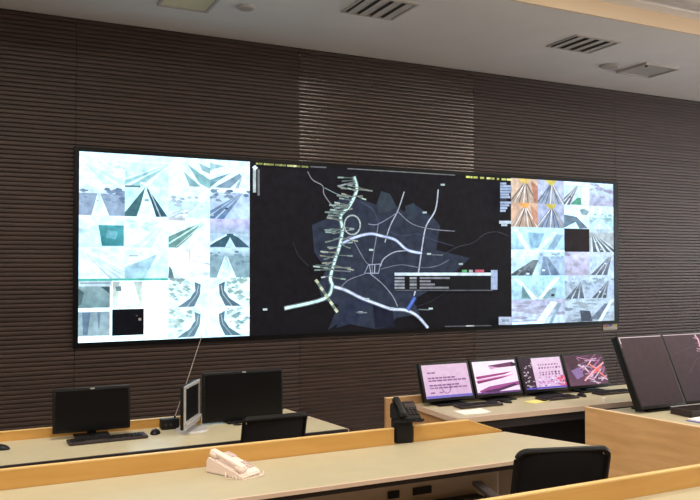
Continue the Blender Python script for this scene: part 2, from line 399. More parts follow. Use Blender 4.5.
P = Pic().rect(0, 0, 1, 1, wh, pale); P.poly([(.75, .2), (0, .6), (0, 1), (.45, 1)], (186, 226, 236)).line([(.8, .15), (0, .6)], .06, wh).poly([(.85, .2), (.6, .9), (.75, .95), (1, .5)], (222, 244, 248)).rect(.1, .24, .3, .3, (180, 208, 220)); T(P, 1, 3)
P = flat_pic((246, 252, 252), wh, 15, (222, 232, 240), 8); P.line([(.5, .1), (.5, .4), (1, .55)], .035, (206, 222, 234)).poly([(.02, .6), (.08, .7), (.14, 1), (0, 1)], (120, 150, 160)); T(P, 2, 3)
T(road_pic((214, 236, 244), (150, 188, 204), wh, (.4, .25), .2, .62, 16, 1, wh, (124, 160, 182), cars=1, sky2=(176, 208, 222)), 3, 3)
def curve(seed, flip, dark, tree):
    g = random.Random(seed); P = Pic().rect(0, 0, 1, 1, (236, 250, 250), wh); m = (lambda u: 1-u) if flip else (lambda u: u)
    for _ in range(30):
        u, v, a = g.uniform(0, .55) if not flip else g.uniform(0, .6), g.uniform(0, .75), g.uniform(.04, .11)
        if u > .75-v*.55: continue
        t_ = g.random()*.8; k = tuple(x+(y-x)*t_ for x, y in zip(tree, (236, 250, 250)))
        P.poly([(m(u-a), v), (m(u), v-a*.7), (m(u+a), v), (m(u+.2*a), v+a*.8)], k)
    P.poly([(m(.62), .12), (m(.78), .22), (m(.76), .55), (m(.62), .95), (m(.2), .97), (m(.52), .68), (m(.64), .4)], dark)
    P.line([(m(.6), .12), (m(.62), .42), (m(.46), .7), (m(.05), .95)], .05, wh).line([(m(.72), .25), (m(.68), .55), (m(.45), .95)], .02, (190, 216, 226))
    return P
T(curve(21, False, (112, 146, 168), (150, 190, 196)), 2, 4); T(curve(22, True, (98, 128, 146), (150, 192, 194)), 3, 4)
T(curve(23, False, (120, 158, 176), (170, 206, 210)), 2, 5); T(curve(24, True, (104, 140, 160), (140, 184, 194)), 3, 5)
# lower left desktop window with four small views
P = Pic().rect(0, 0, 1, 1, (244, 252, 254)).rect(0, 0, 1, .035, (96, 208, 196)); 
P.rect(0, .035, .36, .12, (206, 226, 234)).rect(0.02, .06, .34, .08, (140, 170, 186))
P.rect(.0, .12, .34, .46, (150, 184, 192), (122, 160, 170)).poly([(.24, .13), (.34, .13), (.34, .24)], (70, 98, 110)).poly([(0, .15), (.06, .22), (.03, .4), (0, .42)], (92, 120, 128))
P.rect(.37, .05, .70, .47, (196, 216, 218), (226, 240, 236)).poly([(.45, .05), (.6, .05), (.68, .4), (.42, .47)], (242, 250, 246)).poly([(.4, .13), (.46, .12), (.47, .2), (.41, .2)], (120, 150, 160))
P.rect(.0, .52, .34, .9, (158, 192, 208), (172, 204, 214)).poly([(.04, .53), (.13, .53), (.1, .88), (.05, .88)], (112, 142, 170)).poly([(.2, .53), (.24, .53), (.22, .84)], (122, 150, 176))
P.rect(.365, .49, .72, .91, (10, 12, 20)).rect(.66, .64, .69, .68, (170, 160, 150)).rect(.63, .59, .65, .61, (90, 80, 90))
T(P, 0, 4, 2, 2)
# right block
RB = 12*A
def wedge(sky, road, tip, seed, dark=(118, 100, 94)):
    P = Pic().rect(0, 0, 1, 1, sky); g = random.Random(seed)
    P.poly([(.45, .15), (.6, .15), (1.1, 1), (-.1, 1)], road)
    for k in range(7):
        e = -.05+k*.17; P.line([(.5+.01*k, .18), (e, 1)], .035, g.choice([dark, (236, 236, 236), (214, 204, 196)]))
    P.poly([(.25, 0), (.7, 0), (.6, .2), (.42, .2)], tip)
    return P
P = wedge((226, 210, 190), (204, 188, 174), (230, 214, 130), 31); P.poly([(.72, .05), (1, .3), (1, 1), (.86, .95)], (196, 142, 122)); T(P, 0, 0, base=RB)
T(wedge((206, 218, 236), (168, 188, 214), (222, 216, 120), 32, (110, 128, 156)), 1, 0, base=RB)
P = road_pic((236, 246, 252), (222, 240, 246), (92, 106, 120), (.55, .15), -.3, .25, 33, 3, (226, 232, 238), cars=1); P.poly([(.5, .7), (.66, .66), (.7, .98), (.25, .98)], (96, 178, 150)).rect(.72, .2, 1, .95, (238, 250, 252)); T(P, 2, 0, base=RB)
T(flat_pic((226, 240, 250), (186, 188, 216), 34, (160, 160, 196), 16), 3, 0, base=RB)
P = wedge((226, 202, 178), (196, 174, 158), (232, 186, 110), 35); P.poly([(.7, .05), (1, .4), (1, 1), (.8, .7)], (208, 160, 136)); T(P, 0, 1, base=RB)
T(wedge((196, 210, 234), (160, 180, 208), (214, 204, 110), 36, (104, 122, 152)), 1, 1, base=RB)
P = Pic().rect(0, 0, 1, 1, (232, 246, 250)); P.poly([(0, .42), (.5, .5), (.95, .98), (.6, 1), (.45, .72), (0, .98)], (120, 146, 168)).line([(0, .4), (.5, .45), (1, .9)], .05, wh).poly([(.6, .2), (.8, .12), (1, .25), (.9, .42), (.7, .4)], (160, 192, 206)); T(P, 2, 1, base=RB)
T(road_pic((226, 246, 250), (196, 230, 238), (222, 242, 246), (.4, .5), -.1, .9, 38, 2, wh, (170, 206, 216), cars=2), 3, 1, base=RB)
P = Pic().rect(0, 0, 1, 1, (214, 240, 248), (190, 226, 240)); P.line([(.08, .1), (.3, .9)], .09, wh).line([(.8, .2), (.5, .95)], .1, (228, 246, 250)).poly([(.3, .2), (.62, .25), (.5, .85), (.36, .85)], (160, 208, 230)).poly([(.85, .25), (.97, .3), (.8, .95), (.66, .95)], (156, 196, 220)).rect(0, .93, 1, 1, (236, 248, 252)); T(P, 0, 2, 2, base=RB)
T(Pic().rect(0, 0, 1, 1, (42, 34, 36)).rect(0, 0, 1, .02, (160, 190, 210)), 2, 2, base=RB)
T(road_pic((206, 226, 234), (196, 212, 220), (98, 112, 124), (.1, .15), .1, 1.2, 41, 4, (226, 236, 240), cars=2, lw=.05), 3, 2, base=RB)
T(road_pic((226, 244, 250), (214, 240, 248), (72, 84, 98), (.9, .35), -.1, .75, 42, 3, (160, 176, 190), (206, 230, 240), cars=3, top=.1, lw=.02), 0, 3, base=RB)
T(road_pic((220, 240, 250), (190, 220, 238), (110, 140, 176), (.25, .2), .05, .85, 43, 2, (176, 202, 226), (170, 200, 220), cars=2, top=.08), 1, 3, base=RB)
T(flat_pic((222, 228, 244), (196, 196, 218), 44, (168, 168, 196), 12), 2, 3, base=RB)
T(road_pic((216, 230, 240), (214, 232, 244), (96, 108, 126), (.85, .2), .0, .75, 45, 3, (214, 226, 236), cars=2, lw=.03, top=.06), 3, 3, base=RB)
P = Pic().rect(0, 0, 1, 1, (206, 238, 244), (184, 222, 232)); P.line([(.1, .15), (.42, .95)], .1, wh).line([(.85, .1), (.55, .95)], .1, (236, 250, 252)).poly([(.2, .4), (.36, .95), (.18, .95)], (128, 170, 182)).poly([(.7, .6), (.84, .5), (.8, .95), (.55, .98)], (150, 190, 206)).rect(.74, .78, .8, .88, (50, 66, 80)); T(P, 0, 4, 2, base=RB)
T(road_pic((206, 226, 240), (190, 212, 228), (92, 106, 124), (.62, .3), .0, .8, 47, 3, (206, 222, 232), (150, 176, 196), cars=1, lw=.03), 2, 4, base=RB)
T(road_pic((214, 232, 244), (196, 218, 234), (84, 98, 116), (.75, .25), .05, .7, 48, 3, (196, 214, 226), (160, 186, 206), cars=2, lw=.03), 3, 4, base=RB)
P = flat_pic((206, 212, 232), (214, 232, 244), 49, (150, 160, 190), 22); P.line([(.78, .15), (.5, 1)], .14, (236, 248, 252)).line([(.9, .2), (.72, 1)], .06, (160, 200, 220)).rect(0, .9, .6, 1, (232, 246, 252)); T(P, 0, 5, 2, base=RB)
P = flat_pic((206, 226, 236), (190, 210, 226), 50, (124, 146, 166), 24); P.poly([(.3, .5), (.5, .55), (.55, .98), (.32, .98)], (86, 96, 116)).poly([(.8, .25), (.9, .3), (.75, .95), (.5, .9)], (122, 140, 164)).line([(.95, .1), (.7, .98)], .07, (232, 244, 250)); T(P, 2, 5, 2, base=RB)

# map: authored in photo pixels, put on the screen plane
def duv(u, v):
    p = at_y(u, v, DY)
    return ((p.x-DX0)/DW, (DZ1-p.z)/DH)
MU0, MU1 = .25, .75
def mp(u, v):
    a, b_ = duv(u, v); return ((a-MU0)/(MU1-MU0), b_)
def cr(pts): return [mp(240+x/2.5, 150+y/2.5) for x, y in pts]
ASP = (MU1-MU0)*DW/DH
P = Pic().rect(0, 0, 1, 1, (27, 26, 31), (21, 20, 24))
dist = [(312, 225), (326, 219), (332, 205), (345, 195), (362, 200), (378, 205), (381, 191), (390, 194), (396, 205), (404, 212), (412, 203), (423, 210), (434, 218), (440, 226), (436, 250), (470, 258), (452, 275), (430, 290), (412, 300), (420, 314), (396, 318), (390, 327), (375, 329), (340, 322), (328, 330), (338, 305), (322, 300), (318, 285), (326, 270), (314, 252)]
c0 = mp(372, 260)
for a, b_ in zip(dist, dist[1:]+dist[:1]): P.poly([c0, mp(*a), mp(*b_)], (50, 58, 75))
P.poly([mp(372, 300), mp(392, 306), mp(395, 327), mp(375, 328)], (30, 34, 52)).poly([mp(345, 300), mp(372, 300), mp(356, 322), mp(336, 328)], (46, 54, 76)).poly([mp(381, 191), mp(390, 194), mp(396, 208), mp(380, 214), mp(376, 206)], (58, 70, 82)).poly([mp(405, 206), mp(414, 203), mp(418, 216), mp(407, 220)], (54, 66, 80))
thin, mid, hi = (136, 140, 156), (184, 192, 210), (226, 236, 246)
roads = [([(410, 105), (395, 150), (375, 190), (362, 230)], .012, mid), ([(495, 100), (488, 150), (465, 190), (455, 240), (448, 290), (440, 340), (432, 370), (415, 398)], .015, (196, 204, 220)),
         ([(395, 155), (430, 185), (480, 198), (535, 203)], .009, (140, 144, 160)), ([(345, 185), (338, 230), (330, 280), (330, 310)], .009, thin), ([(320, 185), (345, 185), (395, 155)], .009, (140, 148, 172)),
         ([(285, 230), (310, 275), (322, 287)], .008, thin), ([(310, 308), (320, 287), (350, 285), (345, 308), (310, 308)], .009, (160, 172, 200)), ([(322, 287), (326, 308)], .009, mid), ([(336, 286), (335, 308)], .009, mid),
         ([(310, 310), (270, 325), (250, 345)], .009, thin), ([(325, 310), (355, 335), (380, 365), (392, 390)], .010, (150, 156, 172)), ([(350, 290), (358, 272), (385, 255), (415, 252)], .010, mid),
         ([(350, 298), (400, 287), (450, 294), (490, 290), (520, 275)], .008, (120, 130, 150)), ([(168, 55), (180, 75), (205, 90), (208, 110), (225, 135), (245, 155)], .010, (140, 142, 152)),
         ([(210, 95), (240, 110), (270, 120)], .008, (150, 170, 176)), ([(450, 258), (500, 262), (540, 243), (580, 232), (610, 210), (640, 205), (668, 215)], .005, (86, 88, 100)), ([(300, 130), (330, 150), (345, 185)], .006, (80, 90, 112)),
         ([(130, 230), (145, 265), (170, 290)], .005, (70, 70, 76)), ([(362, 200), (400, 215), (440, 210), (480, 225), (530, 240)], .005, (76, 88, 116)), ([(415, 398), (470, 380), (520, 350)], .004, (60, 64, 78)),
         ([(245, 240), (275, 222), (320, 210), (350, 215), (385, 225), (415, 250), (450, 258)], .020, (216, 230, 250)), ([(225, 340), (260, 350), (300, 370), (340, 385), (375, 397), (410, 400), (440, 415), (465, 443)], .022, (222, 232, 246)),
         ([(432, 370), (416, 396)], .03, (96, 130, 220)),
         ([(282, 70), (288, 100), (270, 140), (248, 165), (252, 200), (245, 240), (232, 280), (222, 320), (226, 342), (205, 372), (110, 395)], .024, (226, 246, 246))]
def smooth(pts, n=5):
    out = []
    for i in range(len(pts)-1):
        p0, p1, p2, p3 = pts[max(i-1, 0)], pts[i], pts[i+1], pts[min(i+2, len(pts)-1)]
        for k in range(n):
            t = k/n; out.append(tuple(.5*(2*p1[j]+(p2[j]-p0[j])*t+(2*p0[j]-5*p1[j]+4*p2[j]-p3[j])*t*t+(3*p1[j]-p0[j]-3*p2[j]+p3[j])*t**3) for j in (0, 1)))
    return out+[pts[-1]]
for pts, w, c in roads:
    q = pts if len(pts) < 3 or pts[0] == pts[-1] else smooth(pts)
    if w > .018: P.line(cr(q), w*1.1, tuple(x*.55 for x in c), ASP)
    P.line(cr(q), w*.62, c, ASP)
g = random.Random(11)
spine = [(282, 70), (288, 100), (270, 140), (248, 165), (252, 200), (245, 240), (232, 280), (222, 320)]
for a, b_ in zip(spine, spine[1:]):
    for _ in range(9):
        t = g.random(); x, y = a[0]+(b_[0]-a[0])*t, a[1]+(b_[1]-a[1])*t; s = g.choice([-1, 1, -1]); L = g.uniform(14, 46); dy = g.uniform(-10, 12); q_ = g.uniform(.55, .95)
        c = g.choice([(214, 240, 232), (190, 220, 214), (214, 216, 204), (170, 200, 194), (200, 214, 224)])
        P.line(cr([(x, y), (x+s*L, y+dy)]), .006, tuple(k*.62 for k in c), ASP); P.line(cr([(x+s*L*.75, y+dy*.75), (x+s*(L+3), y+dy)]), .009, tuple(k*q_ for k in c), ASP)
for k in range(14):
    a = k/14*2*math.pi; b_ = a+.33; P.line(cr([(275+20*math.cos(a), 188+24*math.sin(a)), (275+20*math.cos(b_), 188+24*math.sin(b_))]), .009, (190, 206, 206), ASP)
P.line(cr([(185, 325), (235, 400)]), .006, (130, 140, 130), ASP)
for k in range(9): x, y = 187+k*6, 328+k*9; P.line(cr([(x-2, y-2), (x+2, y+3)]), .018, [(214, 220, 196), (120, 140, 126)][k % 2], ASP)
for x, y in ((322, 250), (312, 372), (372, 395), (466, 260), (470, 396), (58, 398), (455, 157), (295, 405), (500, 88), (545, 285)):
    P.line(cr([(x-4, y), (x+4, y)]), .012, (190, 210, 214), ASP)
for x, y in ((474, 262), (440, 398), (285, 405)): P.line(cr([(x, y), (x+26, y+1)]), .007, (120, 130, 140), ASP)
def q4(u0, v0, u1, v1, dl=0.0): return [mp(u0, v0), mp(u1, v0-dl), mp(u1, v1-dl), mp(u0, v1)]
# alarm table
P.poly(q4(392, 272.5, 495, 291), (24, 24, 28)).poly(q4(392, 272.6, 490, 275.6), (226, 238, 244)).poly(q4(488, 270, 494.5, 289.5), (176, 196, 226)).poly(q4(392, 289.6, 490, 290.8), (96, 98, 108))
for k in range(4):
    y = 277+k*3.2
    P.poly(q4(392, y, 402, y+2.1), (164, 172, 186)).poly(q4(407, y, 414, y+2.1), (120, 124, 134) if k % 2 else (164, 172, 180)).poly(q4(417, y, [447, 428, 432, 446][k], y+1.9), (140, 144, 154))
P.poly(q4(459, 269.8, 464, 272.4), (104, 190, 130)).poly(q4(466, 269.8, 470, 272.4), (190, 196, 200)).poly(q4(472, 269.6, 481, 272.4), (216, 108, 130))
# titles, tool strips and buttons (too small to read)
g = random.Random(3)
x = 254.0
while x < 306:
    w = g.uniform(1.5, 4.2); y = 163.3+(x-254)*.066
    P.poly(q4(x, y, min(x+w, 306), y+1.9, -.1), g.choice([(206, 210, 140), (186, 190, 110), (226, 226, 180), (140, 146, 90)])); x += w+g.choice([.3, .4, 1.2])
P.poly(q4(308, 166.6, 324, 168, -.8), (110, 112, 116)); P.poly([mp(345, 168.6), mp(452, 175.2), mp(452, 176.2), mp(345, 169.8)], (122, 126, 128))
x = 463.0
while x < 510:
    w = g.uniform(1.5, 4.5); y = 176.4+(x-463)*.066
    P.poly(q4(x, y, min(x+w, 510), y+2.0, -.1), g.choice([(226, 232, 130), (200, 206, 110), (240, 240, 180)])); x += w+g.choice([.4, .8, 2.4])
P.poly(q4(251, 167, 254, 193), (206, 222, 226)).poly(q4(255.5, 170, 257.6, 196), (132, 136, 140)).poly([mp(250.2, 168), mp(253, 165.8), mp(256, 168.6), mp(253, 171)], (240, 250, 252))
for k in range(11):
    y = 183+k*2.7; P.poly(q4(497, y, 497+g.uniform(5, 12), y+2.2), (176, 196, 226) if k != 6 else (60, 66, 80))
P.poly(q4(496, 221, 508, 224), (206, 220, 232)).poly(q4(498, 224.3, 504, 226.4), (190, 206, 222)).poly(q4(495.5, 316.5, 509, 324.5), (196, 212, 232)).poly(q4(499, 319, 506, 321.5), (150, 166, 190)).poly(q4(442, 325.5, 488, 326.6, .9), (96, 98, 104)).poly(q4(463, 325, 471, 326.2, .2), (206, 210, 214))
o = P.build('map_screen', vw, (MU1-MU0)*DW, DH, 'screen', (MU0*DW, 0.0, DH), tone=(0.7, 1.0)); o['label'] = 'dark traffic map with pale glowing roads'

# name plate under the right end of the video wall
npl = empty('label_plate', (9.04, 9.288, 0.745))
tag(npl, 'small grey label plate fixed on slatted wall under the video wall corner', 'label')
bx('plate', 'label', npl, 0, .30, -0.008, 0, 0, .125, bev=.003)
bx('print_mark', 'red', npl, .02, .10, -0.0095, -0.008, .055, .075); bx('print_mark', 'blue', npl, .12, .19, -0.0095, -0.008, .055, .105); bx('print_mark', 'yel', npl, .22, .28, -0.0095, -0.008, .05, .11)

# ------------------------------------------------------------------ ceiling fittings on the soffit
def vent(x0, x1, y0, y1, label):
    e = tag(empty('ceiling_vent', ((x0+x1)/2, (y0+y1)/2, CZ)), label, 'vent', 'air vents in the ceiling soffit')
    w, d = (x1-x0)/2, (y1-y0)/2
    bx('backing', 'slot', e, -w+.02, w-.02, -d+.02, d-.02, -0.004, 0)
    for a in ((-w, w, -d, -d+.03), (-w, w, d-.03, d), (-w, -w+.03, -d+.03, d-.03), (w-.03, w, -d+.03, d-.03)): bx('frame', 'vent', e, *a, -0.014, 0)
    n = 4; st = (2*w-.06)/n
    for k in range(n):
        x = -w+.03+st*(k+.5)
        bx('louvre', 'vent', e, -st*.40, st*.40, -d+.03, d-.03, -0.003, 0.003, loc=(x+.01, 0, -0.012), rot=(0, R_(-9), 0))
vent(3.70, 4.36, 7.14, 7.74, 'square louvred ceiling vent above the middle of the video wall')
vent(6.66, 7.40, 7.24, 7.80, 'square louvred ceiling vent beside the round ceiling disc and light tray')
def panel_light(x0, x1, y0, y1, label, lens='lens'):
    e = tag(empty('soffit_light', ((x0+x1)/2, (y0+y1)/2, CZ)), label, 'light'); w, d = (x1-x0)/2, (y1-y0)/2
    bx('lens', lens, e, -w+.03, w-.03, -d+.03, d-.03, -0.02, 0)
    for a in ((-w, w, -d, -d+.03), (-w, w, d-.03, d), (-w, -w+.03, -d+.03, d-.03), (w-.03, w, -d+.03, d-.03)): bx('frame', 'vent', e, *a, -0.035, 0)
    B().cyl((-w+.05, -d+.05, -0.05), .022, .035).build('latch', 'black', e)
panel_light(8.44, 9.10, 7.80, 8.36, 'square unlit panel light with black latch on ceiling soffit above slatted wall end', 'vent')
panel_light(1.80, 2.36, 7.86, 8.36, 'square unlit panel light with pale yellow lens on the ceiling soffit')
def disc(x, y, r, label):
    o = B().cyl((0, 0, -0.025), r*.8, .025, r, seg=28).build('ceiling_speaker', 'vent', None, (x, y, CZ)); tag(o, label, 'speaker', 'round ceiling speakers')
    B().cyl((0, 0, -0.029), r*.62, .004, seg=28).build('grille', 'greypanel', o)
disc(8.12, 8.17, .15, 'round ceiling speaker close beside the panel light with black latch')
disc(2.70, 8.06, .11, 'small round ceiling speaker between panel light and louvred vent')

# ------------------------------------------------------------------ desks
def desk_top(par, pts, z1=.75, th=.020, mat='desktop'):
    B().prism(pts, z1-th, z1).build('desktop', mat, par)
# row A (back left)
dA = tag(empty('control_desk', (0.2, 4.6, 0)), 'long cream control desk carrying the switched-off monitors and the silver screen', 'desk')
def L_(pts, o): return [(p[0]-o[0], p[1]-o[1]) for p in pts]
oA = (0.2, 4.6)
desk_top(dA, L_([(-1.8, 4.285), (2.11, 4.345), (2.01, 5.14), (1.36, 5.14), (1.36, 4.90), (-1.8, 4.90)], oA))
B().prism(L_([(-1.8, 4.265), (2.115, 4.325), (2.11, 4.345), (-1.8, 4.285)], oA), .712, .75).build('edge_trim', 'underframe', dA)
B().prism(L_([(2.11, 4.325), (2.122, 4.325), (2.022, 5.15), (2.01, 5.14)], oA), .712, .75).build('edge_trim', 'edge', dA)
pA = tag(empty('back_panel', (0.2, 4.91, 0)), 'low orange wood panel standing behind the switched-off monitors', 'panel')
oP = (0.2, 4.91)
B().prism(L_([(-1.8, 4.90), (1.35, 4.90), (1.35, 4.922), (-1.8, 4.922)], oP), 0, .803).build('board', 'orange', pA)
B().prism(L_([(-1.8, 4.898), (1.352, 4.898), (1.352, 4.924), (-1.8, 4.924)], oP), .803, .807).build('edge_strip', 'orange_edge', pA)
for x in (-1.7, .2): bx('end_panel', 'orange', dA, x-.2, x-.175, -.25, .28, 0, .722)
B().prism(L_([(2.03, 4.42), (2.055, 4.42), (1.985, 5.08), (1.96, 5.08)], oA), 0, .722).build('end_panel', 'orange', dA)
for x, y in ((1.545, 4.76), (2.0, 4.76)): B().cyl((x-.2, y-4.6, .746), .03, .0045).build('cable_grommet', 'black', dA, smooth=True)

# row B (in front of it) with orange divider
oB = (1.0, 3.6)
dB = tag(empty('control_desk', (oB[0], oB[1], 0)), 'long cream desk that carries the ivory telephone in front of an orange divider', 'desk')
desk_top(dB, L_([(-1.4, 3.285), (3.168, 3.245), (2.92, 3.836), (-1.4, 3.836)], oB))
B().prism(L_([(-1.4, 3.270), (3.176, 3.230), (3.168, 3.245), (-1.4, 3.285)], oB), .731, .75).build('edge_trim', 'edge', dB)
B().prism(L_([(3.168, 3.245), (3.180, 3.235), (2.932, 3.836), (2.92, 3.836)], oB), .731, .75).build('edge_trim', 'edge', dB)
B().prism(L_([(-1.4, 3.30), (3.10, 3.262), (3.10, 3.29), (-1.4, 3.33)], oB), .70, .730).build('apron_rail', 'underframe', dB)
v1 = tag(empty('desk_divider', (oB[0], oB[1], .60)), 'long low orange divider running along the desk of the ivory telephone', 'divider')
v2 = tag(empty('desk_divider', (oB[0], oB[1], .60)), 'short orange divider with sloped end beside the black intercom telephone', 'divider')
v1.location.z = v2.location.z = 0
B().prism(L_([(-1.4, 3.838), (2.165, 3.838), (2.165, 3.863), (-1.4, 3.863)], oB), .60, .835).build('board', 'orange', v1)
B().prism(L_([(-1.4, 3.837), (2.167, 3.837), (2.167, 3.865), (-1.4, 3.865)], oB), .835, .841).build('edge_strip', 'orange_edge', v1)
b_ = B()      # the right piece runs down to the desk at its end
pr = [(2.30, .60), (2.92, .60), (2.92, .752), (2.68, .835), (2.30, .835)]
b_.prism([(x-oB[0], z) for x, z in pr], -(3.872-oB[1]), -(3.847-oB[1]), Matrix.Rotation(R_(90), 4, 'X')); b_.build('board', 'orange', v2)
b_ = B(); pr = [(2.298, .835), (2.68, .835), (2.922, .752), (2.922, .758), (2.682, .841), (2.298, .841)]
b_.prism([(x-oB[0], z) for x, z in pr], -(3.874-oB[1]), -(3.845-oB[1]), Matrix.Rotation(R_(90), 4, 'X')); b_.build('edge_strip', 'orange_edge', v2)
bx('modesty_panel', 'greypanel', dB, -2.4, 1.9, .195, .215, .05, .60)
bx('cable_tray', 'underframe', dB, -2.2, 1.7, .13, .195, .405, .42)
for x in (.62, 1.10, 1.26): bx('socket', 'black', dB, x, x+(.12 if x > 1.2 else .07), .185, .195, .465, .505)
for x in (-1.6, .1): bx('end_panel', 'greypanel', dB, x, x+.025, -.25, .195, 0, .722)
B().prism(L_([(2.985, 3.34), (3.01, 3.34), (2.87, 3.78), (2.845, 3.78)], oB), 0, .722).build('end_panel', 'greypanel', dB)
B().cyl((1.10-oB[0], 3.765-oB[1], .746), .03, .0045).build('cable_grommet', 'underframe', dB, smooth=True)

# row C (back right) with four tilted monitors
oC = (3.8, 4.6)
dC = tag(empty('control_desk', (oC[0], oC[1], 0)), 'cream control desk carrying four lit tilted monitors in a row', 'desk')
desk_top(dC, L_([(2.925, 4.315), (5.3, 4.285), (5.3, 4.90), (2.945, 4.90)], oC))
B().prism(L_([(2.915, 4.300), (5.3, 4.270), (5.3, 4.285), (2.925, 4.315)], oC), .714, .75).build('edge_trim', 'edge', dC)
B().prism(L_([(2.905, 4.300), (2.915, 4.300), (2.945, 4.90), (2.930, 4.90)], oC), .714, .75).build('edge_trim', 'edge', dC)
B().prism(L_([(2.95, 4.33), (5.3, 4.30), (5.3, 4.33), (2.95, 4.36)], oC), .65, .722).build('apron_rail', 'underframe', dC)
B().prism(L_([(2.925, 4.36), (2.95, 4.36), (2.965, 4.90), (2.94, 4.90)], oC), 0, .714).build('end_panel', 'beech', dC)
pC = tag(empty('back_panel', (oC[0], oC[1], 0)), 'beech back panel rising behind the four lit monitors', 'panel')
bx('board', 'beech', pC, 2.70-3.8, 4.45-3.8, .301, .325, 0, .806)
bx('edge_strip', 'beech_edge', pC, 2.70-3.8, 4.45-3.8, .301, .327, .806, .811)
bx('modesty_panel', 'underframe', dC, -.83, 1.4, .10, .12, .02, .722)
bx('end_panel', 'beech', dC, 1.45, 1.475, -.25, .30, 0, .722)

# row D (right, behind the beech partition)
oD = (4.2, 3.4)
dD = tag(empty('control_desk', (oD[0], oD[1], 0)), 'control desk behind the beech side partition, holding two tall monitors', 'desk')
desk_top(dD, L_([(3.77, 3.0), (5.6, 3.0), (5.6, 4.08), (3.84, 4.08), (3.64, 3.867)], oD))
pD = tag(empty('desk_side_board', (oD[0], oD[1], 0)), 'tall beech side partition with visible grain beside the wide black chair', 'partition')
B().prism(L_([(3.813, 2.535), (3.838, 2.535), (3.630, 3.867), (3.605, 3.867)], oD), 0, .836).build('board', 'beech_y', pD)
B().prism(L_([(3.811, 2.533), (3.840, 2.533), (3.632, 3.869), (3.603, 3.869)], oD), .836, .841).build('edge_strip', 'beech_edge', pD)
B().prism(L_([(3.84, 4.08), (5.6, 4.08), (5.6, 4.092), (3.84, 4.092)], oD), .716, .75).build('edge_trim', 'edge', dD)
bx('modesty_panel', 'underframe', dD, -.3, 1.35, .62, .64, .02, .722)
bx('end_panel', 'beech', dD, 1.36, 1.385, -.38, .66, 0, .722)

# row E (nearest row): orange divider and desk
oE = (2.2, 2.2)
dE = tag(empty('control_desk', (oE[0], oE[1], 0)), 'cream desk backed by the floor-standing orange divider beside the wide black chair', 'desk')
vE = tag(empty('desk_divider', (oE[0], oE[1], 0)), 'floor-standing orange wood divider next to the wide black chair and beech partition', 'divider')
B().prism(L_([(.6, 2.492), (3.40, 2.492), (3.40, 2.517), (.6, 2.517)], oE), .0, .834).build('board', 'orange', vE)
B().prism(L_([(.6, 2.491), (3.402, 2.491), (3.402, 2.519), (.6, 2.519)], oE), .834, .841).build('edge_strip', 'orange_edge', vE)
desk_top(dE, L_([(.6, 1.88), (3.40, 1.92), (3.40, 2.490), (.6, 2.490)], oE))
for x in (-1.55, 1.15): bx('end_panel', 'orange', dE, x, x+.025, -.24, .24, 0, .722)

# ------------------------------------------------------------------ desktop monitors
def monitor(loc, rz, w, h, label, pic=None, tilt=0.0, zb=.04, bez=.015, chin=.02, thick=.03, mat='black', glass='blackgloss', foot=(.2, .14), group=None, name='monitor', dot=False, feet_y=0.02):
    """root at the desk under the foot; screen faces -Y; zb = bottom of panel above the desk"""
    e = tag(empty(name, loc, rz), label, 'monitor', group)
    Tm = Matrix.Translation((0, 0, zb)) @ Matrix.Rotation(-tilt, 4, 'X')
    W, H = w+2*bez, h+bez+chin
    bd = B().box(-W/2, W/2, 0.0, thick, 0, H, bev=.005, mat=Tm); bd.build('housing', mat, e, smooth=True)
    B().box(-W*.3, W*.3, thick, thick+.025, H*.2, H*.75, bev=.008, mat=Tm).build('back_cover', mat, e, smooth=True)
    if pic is None:
        B().box(-w/2, w/2, -0.0015, 0.001, chin, chin+h, mat=Tm).build('screen', glass, e)
    else:
        q = pic.build('screen', e, w, h, 'monscreen'); q.matrix_local = Tm @ Matrix.Translation((-w/2, -0.001, chin+h))
    B().box(-foot[0]/2, foot[0]/2, -foot[1]/2+feet_y, foot[1]/2+feet_y, 0, .012, bev=.004).build('foot', mat, e, smooth=True)
    ny = thick+.008 + math.sin(tilt)*H*.3
    B().box(-.025, .025, ny-.012, ny+.012, .008, zb+H*.4).build('neck', mat, e)
    if dot: B().box(-.012, .012, -0.003, 0, H-.009, H-.002, mat=Tm).build('badge', 'silver', e)
    return e
DZ = .7506
monitor((.666, 4.80, DZ), R_(-1), .41, .225, 'dark switched-off monitor behind the long keyboard on the cream desk', zb=.034, bez=.014, chin=.018, dot=True, foot=(.2, .13))
monitor((1.613, 4.835, DZ), 0, .515, .286, 'larger dark switched-off monitor next to the silver side-turned screen', zb=.010, bez=.013, chin=.017, dot=True, foot=(.24, .13))
# silver monitor turned sideways
e = tag(empty('silver_monitor', (1.240, 4.725, DZ), math.atan2(4.845-4.575, 1.305-1.143)), 'small silver framed monitor turned sideways on a round foot', 'monitor')
W2 = .33
B().box(-W2/2, W2/2, 0.0, .022, .030, .290, bev=.005).build('housing', 'black', e, smooth=True)
for a in ((-W2/2, W2/2, .272, .290), (-W2/2, W2/2, .030, .078), (-W2/2, -W2/2+.022, .078, .272), (W2/2-.022, W2/2, .078, .272)): B().box(a[0], a[1], -0.008, 0.0, a[2], a[3]).build('bezel', 'silver', e)
B().box(-W2/2+.022, W2/2-.022, -0.003, 0.0, .078, .272).build('screen', 'blackgloss', e)
B().box(-W2/2+.01, W2/2-.01, -0.022, -0.008, .056, .072, bev=.003).build('speaker_bar', 'silver', e, smooth=True)
B().cyl((0, .0, 0), .105, .010, .095, seg=32).build('foot', 'silver', e, smooth=True)
B().box(-.03, .03, .020, .045, .008, .14).build('neck', 'silver', e)

